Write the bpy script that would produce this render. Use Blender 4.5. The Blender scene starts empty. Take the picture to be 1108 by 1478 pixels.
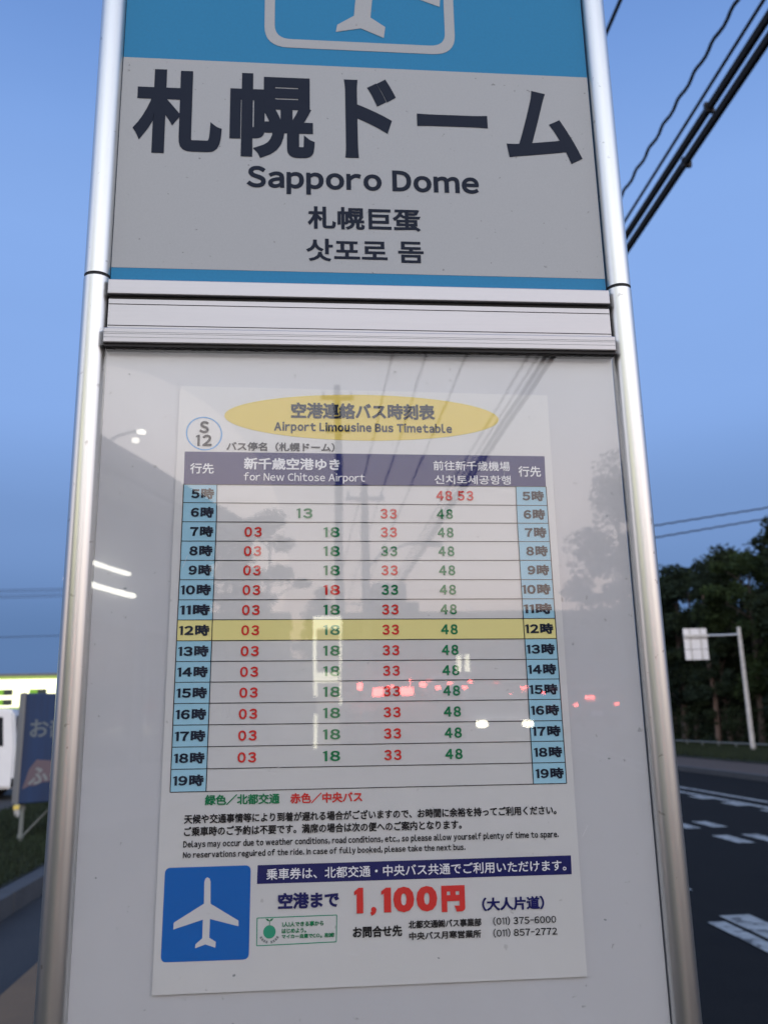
import bpy, bmesh, math, random
from mathutils import Vector, Matrix
random.seed(7)
C = bpy.context.scene.collection
S = bpy.context.scene
R = math.radians

# ------------------------------------------------------------------ camera, sky, sun, exposure
CF, YAW, PITCH, ROLL, CY, CH = 1250.0, 0.089719, 0.237553, -0.021391, -0.656585, 1.5
cam = bpy.data.cameras.new('camera'); camo = bpy.data.objects.new('camera', cam); C.objects.link(camo); S.camera = camo
cam.sensor_fit = 'VERTICAL'; cam.sensor_height = 4.8; cam.sensor_width = 3.6; cam.lens = CF / 1478.0 * 4.8
cam.clip_start = 0.02; cam.clip_end = 2000
fw = Vector((math.sin(YAW)*math.cos(PITCH), math.cos(YAW)*math.cos(PITCH), math.sin(PITCH)))
rt = Vector((math.cos(YAW), -math.sin(YAW), 0)); up = rt.cross(fw)
r2 = rt*math.cos(ROLL) + up*math.sin(ROLL); u2 = up*math.cos(ROLL) - rt*math.sin(ROLL)
camo.matrix_world = Matrix(((r2.x, u2.x, -fw.x, 0), (r2.y, u2.y, -fw.y, CY), (r2.z, u2.z, -fw.z, CH), (0, 0, 0, 1)))
cam.dof.use_dof = True; cam.dof.focus_distance = 0.68; cam.dof.aperture_fstop = 1.5
S.view_settings.view_transform = 'Standard'; S.view_settings.look = 'None'
S.view_settings.exposure = 0.0; S.view_settings.gamma = 1.0; S.view_settings.use_curve_mapping = False

W = bpy.data.worlds.new("World"); S.world = W; W.use_nodes = True
nt = W.node_tree; nd = nt.nodes; lk = nt.links; nd.clear()
def ND(t, **k):
    n = nd.new(t)
    for a, b in k.items(): setattr(n, a, b)
    return n
def world_math(op, a, b=None, clamp=False):
    n = ND('ShaderNodeMath', operation=op, use_clamp=clamp)
    for i, v in enumerate((a, b)):
        if v is None: continue
        if isinstance(v, (int, float)): n.inputs[i].default_value = v
        else: lk.new(v, n.inputs[i])
    return n.outputs[0]
def world_ramp(src, stops, k):
    n = ND('ShaderNodeValToRGB'); cr = n.color_ramp; cr.interpolation = 'EASE'
    while len(cr.elements) < len(stops): cr.elements.new(0.5)
    for e, (deg, c) in zip(cr.elements, stops):
        e.position = max(0, math.sin(R(deg)))
    for e, (deg, c) in zip(cr.elements, stops):
        e.color = (c[0]/k, c[1]/k, c[2]/k, 1)
    lk.new(src, n.inputs[0]); return n.outputs[0]
tc = ND('ShaderNodeTexCoord'); sx = ND('ShaderNodeSeparateXYZ'); lk.new(tc.outputs['Generated'], sx.inputs[0])
FRONT = [(0, (.10,.18,.37)), (5, (.117,.215,.43)), (12, (.182,.312,.61)), (20, (.245,.415,.81)), (30, (.245,.42,.83)), (45, (.16,.31,.69)), (90, (.13,.26,.60))]
BACK = [(0, (2.4,1.6,1.1)), (5, (2.48,1.88,1.58)), (12, (2.48,2.14,2.0)), (22, (2.45,2.4,2.48)), (35, (1.6,1.72,2.0)), (55, (.5,.63,.98)), (90, (.13,.26,.60))]
f_ = world_ramp(sx.outputs['Z'], FRONT, 2.0); b_ = world_ramp(sx.outputs['Z'], BACK, 2.5)
mr = ND('ShaderNodeMapRange', interpolation_type='SMOOTHSTEP'); mr.inputs['From Min'].default_value = -.35; mr.inputs['From Max'].default_value = .85
lk.new(world_math('MULTIPLY', sx.outputs['Y'], -1.0), mr.inputs['Value'])
b2_ = ND('ShaderNodeVectorMath', operation='SCALE'); lk.new(b_, b2_.inputs[0]); b2_.inputs['Scale'].default_value = 1.4
mx = ND('ShaderNodeMix', data_type='RGBA'); lk.new(mr.outputs[0], mx.inputs['Factor']); lk.new(f_, mx.inputs[6]); lk.new(b2_.outputs[0], mx.inputs[7])
mp = ND('ShaderNodeMapping'); mp.inputs['Scale'].default_value = (2.2, 2.2, 9); lk.new(tc.outputs['Generated'], mp.inputs[0])
ns = ND('ShaderNodeTexNoise'); ns.inputs['Scale'].default_value = 1.6; ns.inputs['Detail'].default_value = 5; lk.new(mp.outputs[0], ns.inputs[0])
cl = ND('ShaderNodeMapRange'); cl.inputs['From Min'].default_value = .3; cl.inputs['From Max'].default_value = .75; cl.inputs['To Min'].default_value = 1.96; cl.inputs['To Max'].default_value = 2.03
lk.new(ns.outputs[0], cl.inputs['Value'])
bg = ND('ShaderNodeBackground'); lk.new(mx.outputs[2], bg.inputs[0]); lk.new(cl.outputs[0], bg.inputs[1])
wo = ND('ShaderNodeOutputWorld'); lk.new(bg.outputs[0], wo.inputs[0])

sl = bpy.data.lights.new('evening_sun', 'SUN'); sl.energy = 0.12; sl.angle = R(25); sl.color = (1, .82, .66)
so = bpy.data.objects.new('evening_sun', sl); C.objects.link(so); so.rotation_euler = (R(80), 0, R(-14))

# ------------------------------------------------------------------ materials
def mat(name, col, rough=.6, metal=0., noise=0., nscale=8., bump=0., bscale=40., spec=.5, emit=None, estr=0., stretch=(1,1,1), dirt=None, coat=0):
    m = bpy.data.materials.new(name); m.use_nodes = True; t = m.node_tree; b = t.nodes['Principled BSDF']
    b.inputs['Base Color'].default_value = (*col, 1); b.inputs['Roughness'].default_value = rough; b.inputs['Metallic'].default_value = metal
    b.inputs['Specular IOR Level'].default_value = spec; b.inputs['Coat Weight'].default_value = coat
    if emit: b.inputs['Emission Color'].default_value = (*emit, 1); b.inputs['Emission Strength'].default_value = estr
    if noise or bump:
        g = t.nodes.new('ShaderNodeTexCoord'); mpp = t.nodes.new('ShaderNodeMapping'); mpp.inputs['Scale'].default_value = stretch
        t.links.new(g.outputs['Object'], mpp.inputs[0])
    if noise:
        n = t.nodes.new('ShaderNodeTexNoise'); n.inputs['Scale'].default_value = nscale; n.inputs['Detail'].default_value = 6; t.links.new(mpp.outputs[0], n.inputs[0])
        r = t.nodes.new('ShaderNodeMapRange'); r.inputs['From Min'].default_value = .25; r.inputs['From Max'].default_value = .75
        r.inputs['To Min'].default_value = 1-noise; r.inputs['To Max'].default_value = 1+noise; t.links.new(n.outputs[0], r.inputs['Value'])
        x = t.nodes.new('ShaderNodeVectorMath'); x.operation = 'SCALE'; x.inputs[0].default_value = col; t.links.new(r.outputs[0], x.inputs['Scale'])
        out = x.outputs[0]
        if dirt:
            n2 = t.nodes.new('ShaderNodeTexNoise'); n2.inputs['Scale'].default_value = dirt[0]; n2.inputs['Detail'].default_value = 3; t.links.new(g.outputs['Object'], n2.inputs[0])
            r3 = t.nodes.new('ShaderNodeMapRange'); r3.inputs['From Min'].default_value = dirt[1]; r3.inputs['From Max'].default_value = dirt[1]+.04; r3.inputs['To Max'].default_value = dirt[2]
            t.links.new(n2.outputs[0], r3.inputs['Value'])
            q = t.nodes.new('ShaderNodeMix'); q.data_type = 'RGBA'; q.inputs[7].default_value = (*dirt[3], 1)
            t.links.new(r3.outputs[0], q.inputs['Factor']); t.links.new(out, q.inputs[6]); out = q.outputs[2]
        t.links.new(out, b.inputs['Base Color'])
        r2_ = t.nodes.new('ShaderNodeMapRange'); rv = .015 if rough < .2 else .08; r2_.inputs['To Min'].default_value = max(.02, rough-rv); r2_.inputs['To Max'].default_value = min(1, rough+rv)
        t.links.new(n.outputs[0], r2_.inputs['Value']); t.links.new(r2_.outputs[0], b.inputs['Roughness'])
    if bump:
        n = t.nodes.new('ShaderNodeTexNoise'); n.inputs['Scale'].default_value = bscale; n.inputs['Detail'].default_value = 4; t.links.new(mpp.outputs[0], n.inputs[0])
        bb = t.nodes.new('ShaderNodeBump'); bb.inputs['Strength'].default_value = bump; bb.inputs['Distance'].default_value = .02; t.links.new(n.outputs[0], bb.inputs['Height'])
        t.links.new(bb.outputs[0], b.inputs['Normal'])
    return m
def emitter(name, col, s):
    m = bpy.data.materials.new(name); m.use_nodes = True; t = m.node_tree; t.nodes.clear()
    e = t.nodes.new('ShaderNodeEmission'); e.inputs[0].default_value = (*col, 1); e.inputs[1].default_value = s
    o = t.nodes.new('ShaderNodeOutputMaterial'); t.links.new(e.outputs[0], o.inputs[0]); return m

M = dict(
 tube=mat('satin_aluminium_tube', (.59,.60,.59), .345, 1, .07, 60, .0, stretch=(1,1,.06), dirt=(120, .68, .5, (.25,.24,.22))),
 bar=mat('brushed_aluminium', (.42,.415,.425), .42, .85, .05, 300, stretch=(.02,1,1), dirt=(120, .76, .5, (.3,.3,.3))),
 black=mat('black_rubber', (.015,.015,.017), .7),
 plate=mat('pale_backing_board', (.53,.535,.565), .15, 0, .012, 40, bump=.03, bscale=7, dirt=(150, .70, .5, (.2,.2,.2))),
 paper=mat('poster_paper', (.62,.62,.625), .15, 0, .01, 30, bump=.06, bscale=9, dirt=(170, .70, .4, (.3,.3,.3))),
 sblue=mat('sign_blue_sheet', (.016,.215,.43), .5, 0, .05, 400, spec=.25, dirt=(190, .70, .5, (.1,.12,.15))),
 sgrey=mat('sign_white_sheet', (.42,.44,.455), .5, 0, .035, 600, spec=.25, dirt=(190, .69, .6, (.12,.12,.12))),
 ink=mat('dark_slate_ink', (.012,.018,.035), .6, spec=.15), black_ink=mat('black_ink', (.012,.012,.015), .5, spec=.15),
 pink=mat('charcoal_ink', (.03,.03,.035), .5, spec=.15),
 white=mat('white_ink', (.8,.8,.84), .5, spec=.15), red=mat('red_ink', (.62,.035,.03), .5, spec=.15), green=mat('green_ink', (.01,.19,.075), .5, spec=.15),
 navy=mat('navy_ink', (.012,.014,.11), .5, spec=.15), header=mat('header_navy', (.028,.032,.15), .5, spec=.15), yellow=mat('yellow_ink', (.82,.64,.16), .5, spec=.15),
 row_yellow=mat('pale_yellow_ink', (.80,.72,.30), .5, spec=.15), cell=mat('pale_blue_ink', (.33,.58,.72), .5, spec=.15), line=mat('rule_line_ink', (.03,.03,.035), .5, spec=.15),
 ring=mat('ring_blue_ink', (.10,.36,.72), .5, spec=.15), pblue=mat('pictogram_blue', (.006,.12,.45), .5, spec=.15), globe=mat('globe_green', (.03,.30,.18), .5, spec=.15), lgrey=mat('grey_ink', (.22,.24,.25), .5, spec=.15),
 asphalt=mat('asphalt', (.0105,.0112,.012), .9, 0, .22, 3, .5, 60, spec=.1), walk=mat('sidewalk_concrete', (.135,.09,.05), .85, 0, .12, 5, .4, 60),  # walk: warm lamplight is mixed into the concrete colour
 kerb=mat('kerb_concrete', (.055,.06,.066), .8, 0, .15, 6, .3, 30), brown=mat('brown_paving', (.062,.047,.040), .9, 0, .25, 3, .3, 30),
 soil=mat('verge_soil', (.016,.021,.009), .95, 0, .35, 3, .6, 20), forest=mat('forest_floor', (.02,.024,.014), 1, 0, .4, 1.5),
 paint=mat('road_paint', (.25,.275,.28), .75, 0, .3, 9, dirt=(7, .56, .75, (.03,.032,.035))), lot=mat('car_park_asphalt', (.025,.027,.03), .85, 0, .2, 2, .4, 40),
 grass=mat('grass_blades', (.013,.024,.008), .9, 0, .35, 3), bark=mat('bark', (.075,.06,.05), .9, 0, .3, 6, .6, 14),
 cable=mat('cable_rubber', (.012,.012,.014), .6), concrete=mat('pole_concrete', (.30,.30,.29), .8, 0, .12, 5),
 galv=mat('galvanised_steel', (.55,.57,.58), .4, .7, .1, 20), signback=mat('sign_back', (.75,.77,.80), .45, .2, .04, 8),
 birch=mat('whitewashed_pole', (.5,.5,.48), .7, 0, .25, 9), canvas=mat('blue_banner', (.004,.027,.09), .6, 0, .35, 3, .4, 3, stretch=(3,1,.3)),
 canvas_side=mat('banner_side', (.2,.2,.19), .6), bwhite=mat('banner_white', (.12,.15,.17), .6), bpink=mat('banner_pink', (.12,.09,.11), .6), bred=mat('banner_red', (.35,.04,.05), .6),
 vanw=mat('white_car_paint', (.75,.77,.78), .25, 0, .02, 3, coat=.5), cardark=mat('dark_car_paint', (.02,.022,.027), .25, .2, coat=.8), cargrey=mat('grey_car_paint', (.18,.19,.2), .3, .5, coat=.5),
 glass=mat('dark_car_glass', (.02,.023,.027), .08), tyre=mat('tyre', (.02,.02,.02), .9), railgrey=mat('rail_grey', (.16,.18,.17), .6), scratch=mat('scratch_white', (.6,.6,.62), .8), trunk_light=mat('light_bark', (.12,.085,.07), .9, 0, .3, 6), rim=mat('rim', (.4,.4,.42), .35, .8),
 wall_far=mat('far_wall', (.17,.17,.18), .85, 0, .08, 2), wall_shop=mat('shop_wall', (.24,.24,.25), .8, 0, .08, 2), roofm=mat('roof_sheet', (.12,.12,.135), .7, 0, .1, 3),
 win=mat('window_glass', (.03,.04,.05), .1), beige=mat('store_wall', (.45,.45,.42), .8),
 tail=emitter('tail_lamp_glow', (1,.12,.10), 38), head=emitter('head_lamp_glow', (1,.93,.72), 22), tubel=emitter('fluorescent_glow', (1,.97,.85), 16),
 warm=emitter('warm_lamp_glow', (1,.75,.4), 12), lampw=emitter('street_lamp_glow', (1,.96,.85), 16), fascia=emitter('fascia_glow', (1,1,.66), 2.4), fgreen=emitter('fascia_green', (.24,.50,.07), 1.),
 fyg=emitter('fascia_edge_glow', (.42,.55,.13), 1.0), totem=emitter('totem_glow', (1,.96,.72), 7.5), totem2=emitter('totem_face_glow', (.9,.82,.7), 1.1), post_glow=emitter('added_panel_glow', (1,.95,.66), 2.6), smallw=emitter('small_lamp_glow', (.9,.95,1), .9),  # the warm yellow glow here serves a panel added to light the posts
 fdark=mat('fascia_dark', (.015,.035,.025), .5),
)
def leafmat(name, col):
    m = mat(name, col, .85, 0, .55, .9, spec=.12); return m
M['leaf'] = leafmat('dark_conifer_leaf', (.022,.034,.018)); M['leaf2'] = leafmat('broad_leaf', (.028,.046,.018)); M['leaf3'] = leafmat('blue_green_leaf', (.018,.030,.020))
# clear acrylic: straight-through plus Fresnel mirror
m = bpy.data.materials.new('clear_acrylic'); m.use_nodes = True; t = m.node_tree; t.nodes.clear()
fr = t.nodes.new('ShaderNodeFresnel'); ge = t.nodes.new('ShaderNodeNewGeometry'); io = t.nodes.new('ShaderNodeMapRange'); io.inputs['To Min'].default_value = 1.47; io.inputs['To Max'].default_value = 1/1.47
t.links.new(ge.outputs['Backfacing'], io.inputs['Value']); t.links.new(io.outputs[0], fr.inputs[0])
tr = t.nodes.new('ShaderNodeBsdfTransparent'); tr.inputs[0].default_value = (.985,.99,.99,1)
gl = t.nodes.new('ShaderNodeBsdfGlossy'); gl.inputs['Roughness'].default_value = .0
g = t.nodes.new('ShaderNodeTexCoord'); n = t.nodes.new('ShaderNodeTexNoise'); n.inputs['Scale'].default_value = 9; n.inputs['Detail'].default_value = 2; t.links.new(g.outputs['Object'], n.inputs[0])
bb = t.nodes.new('ShaderNodeBump'); bb.inputs['Strength'].default_value = .008; bb.inputs['Distance'].default_value = .01; t.links.new(n.outputs[0], bb.inputs['Height']); t.links.new(bb.outputs[0], gl.inputs['Normal'])
mi = t.nodes.new('ShaderNodeMixShader'); t.links.new(fr.outputs[0], mi.inputs[0]); t.links.new(tr.outputs[0], mi.inputs[1]); t.links.new(gl.outputs[0], mi.inputs[2])
o_ = t.nodes.new('ShaderNodeOutputMaterial'); t.links.new(mi.outputs[0], o_.inputs[0]); M['acrylic'] = m

# ------------------------------------------------------------------ helpers
def link(name, me, parent=None, loc=None):
    o = bpy.data.objects.new(name, me); C.objects.link(o)
    if loc is not None: o.location = loc
    if parent is not None: o.parent = parent
    return o
def obj(name, bm, material, parent=None, loc=None, smooth=False):
    me = bpy.data.meshes.new(name); bm.to_mesh(me); bm.free()
    for k in (material if isinstance(material, (list, tuple)) else [material]): me.materials.append(M[k])
    if smooth:
        for p in me.polygons: p.use_smooth = True
        try: me.set_sharp_from_angle(angle=R(40))
        except Exception: pass
    return link(name, me, parent, loc)
def tag(o, label, cat, group=None):
    o['label'] = label; o['category'] = cat
    if group: o['group'] = group
    return o
def thing(name, label, cat, loc=(0,0,0), rz=0, group=None):
    o = bpy.data.objects.new(name, None); C.objects.link(o); o.location = loc; o.rotation_euler = (0,0,rz); o.empty_display_size = .2
    return tag(o, label, cat, group)
def kind(o, k): o['kind'] = k; return o
def box(x0, x1, y0, y1, z0, z1, bm=None, bev=0, mi=0):
    bm = bm or bmesh.new(); n0 = len(bm.faces)
    vs = [bm.verts.new((x, y, z)) for x in (x0, x1) for y in (y0, y1) for z in (z0, z1)]
    fs = [bm.faces.new([vs[i] for i in q]) for q in ((0,1,3,2),(4,6,7,5),(0,4,5,1),(2,3,7,6),(0,2,6,4),(1,5,7,3))]
    for f in fs: f.material_index = mi
    if bev:
        es = list({e for f in fs for e in f.edges}); bmesh.ops.bevel(bm, geom=es, offset=bev, segments=2, affect='EDGES', profile=.5)
    return bm
def tube(pts, r, seg=10, bm=None, r1=None, caps=True):
    bm = bm or bmesh.new(); pts = [Vector(p) for p in pts]; rings = []
    for i, p in enumerate(pts):
        d = (pts[min(i+1, len(pts)-1)] - pts[max(i-1, 0)]).normalized()
        a = d.cross(Vector((0,0,1))) if abs(d.z) < .95 else d.cross(Vector((0,1,0)))
        a.normalize(); b = d.cross(a)
        rr = r if r1 is None else r + (r1-r)*i/(len(pts)-1)
        rings.append([bm.verts.new(p + (a*math.cos(2*math.pi*k/seg) + b*math.sin(2*math.pi*k/seg))*rr) for k in range(seg)])
    for A, B in zip(rings, rings[1:]):
        for k in range(seg): bm.faces.new((A[k], A[(k+1)%seg], B[(k+1)%seg], B[k]))
    if caps: bm.faces.new(rings[0][::-1]); bm.faces.new(rings[-1])
    bmesh.ops.recalc_face_normals(bm, faces=bm.faces)
    return bm
def flat(poly, y, bm=None):
    """polygon on the sign's face, (x, z) pairs, at depth y, facing the viewer"""
    bm = bm or bmesh.new()
    a = sum(poly[i][0]*poly[(i+1)%len(poly)][1] - poly[(i+1)%len(poly)][0]*poly[i][1] for i in range(len(poly)))
    if a < 0: poly = poly[::-1]
    f = bm.faces.new([bm.verts.new((p[0], y, p[1])) for p in poly])
    f.normal_update()
    if len(poly) > 4: bmesh.ops.triangulate(bm, faces=[f], ngon_method='EAR_CLIP')
    return bm
def prism(poly, y0, y1, bm=None):
    """solid from an (x, z) outline"""
    bm = bm or bmesh.new(); n = len(poly)
    A = [bm.verts.new((p[0], y0, p[1])) for p in poly]; B = [bm.verts.new((p[0], y1, p[1])) for p in poly]
    bm.faces.new(A); bm.faces.new(B[::-1])
    for i in range(n): bm.faces.new((A[i], B[i], B[(i+1)%n], A[(i+1)%n]))
    bmesh.ops.recalc_face_normals(bm, faces=bm.faces); return bm
def seg2(a, b, w, y, bm=None):
    d = Vector((b[0]-a[0], b[1]-a[1])).normalized(); n = Vector((-d.y, d.x))*w/2
    return flat([(a[0]+n.x, a[1]+n.y), (a[0]-n.x, a[1]-n.y), (b[0]-n.x, b[1]-n.y), (b[0]+n.x, b[1]+n.y)], y, bm)
def rounded(p, rad, k=5):
    """round the corners of an outline"""
    out = []; n = len(p)
    for i in range(n):
        a, b, c = Vector(p[i-1]), Vector(p[i]), Vector(p[(i+1)%n])
        u = (a-b).normalized(); v = (c-b).normalized(); s = b+u*rad; e = b+v*rad
        for j in range(k+1):
            t_ = j/k; out.append(tuple((1-t_)**2*s + 2*t_*(1-t_)*b + t_*t_*e))
    return out
TCACHE = {}
def glyph(ch, bold, res):
    """one character as flat triangles with a bold rim, in em units; Latin letters use the wide forms of the same gothic face"""
    key = (ch, bold, res)
    if key in TCACHE: return TCACHE[key]
    wide = 33 <= ord(ch) < 127
    if ch in '1I':
        b_ = bold
        pts = [(.30-b_, -b_), (.375+b_, -b_), (.375+b_, .733+b_), (.315-b_*.3, .733+b_), (.17-b_*.5, .665+b_*.3), (.17-b_*.5, .60-b_*.6), (.30-b_, .645-b_*.5)]
        if ch == 'I': pts = [(.30-b_, -b_), (.375+b_, -b_), (.375+b_, .733+b_), (.30-b_, .733+b_)]
        v = [(a, c_, 0.0) for a, c_ in pts]
        ff = [(0, 1, 2, 3)] if ch == 'I' else [(0, 1, 2), (0, 2, 6), (6, 2, 3), (6, 3, 4), (6, 4, 5)]
        TCACHE[key] = (v, ff, True); return TCACHE[key]
    c = bpy.data.curves.new('lettering', 'FONT'); c.body = chr(ord(ch)+0xFEE0) if wide else ch; c.size = 1; c.resolution_u = res
    c.bevel_depth = bold; c.bevel_resolution = 0; c.extrude = 0
    o = bpy.data.objects.new('lettering', c); C.objects.link(o); bpy.context.view_layer.update()
    dg = bpy.context.evaluated_depsgraph_get(); me = bpy.data.meshes.new_from_object(o.evaluated_get(dg))
    bpy.data.objects.remove(o); bpy.data.curves.remove(c)
    v = [tuple(p.co) for p in me.vertices]; ff = []
    for p in me.polygons:
        z = [v[k][2] for k in p.vertices]
        if bold and (max(z) < 1e-6 or min(z) < -1e-6): continue      # rear half of the rounded edge
        ff.append(tuple(p.vertices))
    bpy.data.meshes.remove(me); TCACHE[key] = (v, ff, wide); return TCACHE[key]
def text_mesh(body, bold, res, gap=.075, fixed=False):
    V, F, pen, prev = [], [], 0.0, None
    for ch in body:
        if ch == ' ': pen += .30; prev = None; continue
        v, ff, wide = glyph(ch, bold, res)
        if not v: continue
        x0 = min(p[0] for p in v); x1 = max(p[0] for p in v)
        if wide and not fixed:
            sx_ = .55 if ch == '-' else 1.0
            off = pen - x0*sx_ + (gap*.25 if ch in 'Il!.,;:' else 0); adv = (x1-x0)*sx_ + gap + (gap*.3 if ch in 'Il!.,;:' else 0)
        else: sx_ = 1.0; off = pen; adv = 1.0 if (ord(ch) < 0xAC00 or ord(ch) > 0xD7A3) else .92
        k = len(V); V += [(p[0]*sx_+off, p[1], p[2]) for p in v]; F += [tuple(a+k for a in f) for f in ff]; pen += adv
    x0 = min(p[0] for p in V); x1 = max(p[0] for p in V); y0 = min(p[1] for p in V); y1 = max(p[1] for p in V)
    return [((p[0]-x0)/(x1-x0), (p[1]-y0)/(y1-y0), p[2]) for p in V], F
def lettering(it, y, parent, name='lettering'):
    body, ax, az, bx, bz, h, colr, bold, nm = it
    res = 5 if h > .025 else (3 if len(body) < 12 else 2)
    two = len(body) == 2 and body.isdigit(); bold = bold*1.45 + (.012 if h < .02 else 0)
    if h > .02: bold = it[7]
    vv, ff = text_mesh(body, bold, res, .16 if two else .075)
    d = Vector((bx-ax, 0, bz-az)); u = Vector((-d.z, 0, d.x)).normalized()*h; A = Vector((ax, 0, az)) - u/2
    me = bpy.data.meshes.new(name); me.from_pydata([tuple(A + d*p[0] + u*p[1] + Vector((0, y - p[2]*h*.02, 0))) for p in vv], [], ff)
    me.materials.append(M['black_ink' if colr == 'black' else colr])
    bm = bmesh.new(); bm.from_mesh(me)
    bmesh.ops.recalc_face_normals(bm, faces=bm.faces); bm.faces.ensure_lookup_table()
    for f in bm.faces:
        if f.normal.y > 0: f.normal_flip()
    bm.to_mesh(me); bm.free()
    return link(nm if nm != 'printed_text' else name, me, parent)
def copy_tree(o, parent=None):
    c = o.copy(); C.objects.link(c)
    if parent is not None: c.parent = parent
    for ch in list(o.children): copy_tree(ch, c)
    return c
def cable(pts, r, label, group=None, wavy=0):
    P = []
    for a, b in zip(pts, pts[1:]):
        n_ = max(2, int((Vector(b)-Vector(a)).length/ (0.11 if wavy else 4)))
        for i in range(n_):
            p = Vector(a).lerp(Vector(b), i/n_)
            if wavy: q = i*.11; p += Vector((math.sin(q*11)*wavy, 0, math.cos(q*11)*wavy))
            P.append(p)
    P.append(Vector(pts[-1]))
    return tag(obj('overhead_cable', tube(P, r, 6), 'cable', smooth=True), label, 'cable', group)
def slope_z(y): return 0.0 if y > -15 else (-15-y)*.075
def sheet(x0, x1, y0, y1, z, bm=None, rise=True):
    """ground strip that follows the rise of the road behind the stop"""
    bm = bm or bmesh.new(); ys = [y0] + [v for v in (-15,) if y0 < v < y1] + [y1]
    prev = None
    for yy in ys:
        zz = z + (slope_z(yy) if rise else 0); a, b = bm.verts.new((x0, yy, zz)), bm.verts.new((x1, yy, zz))
        if prev: bm.faces.new((prev[0], prev[1], b, a))
        prev = (a, b)
    return bm
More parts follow.
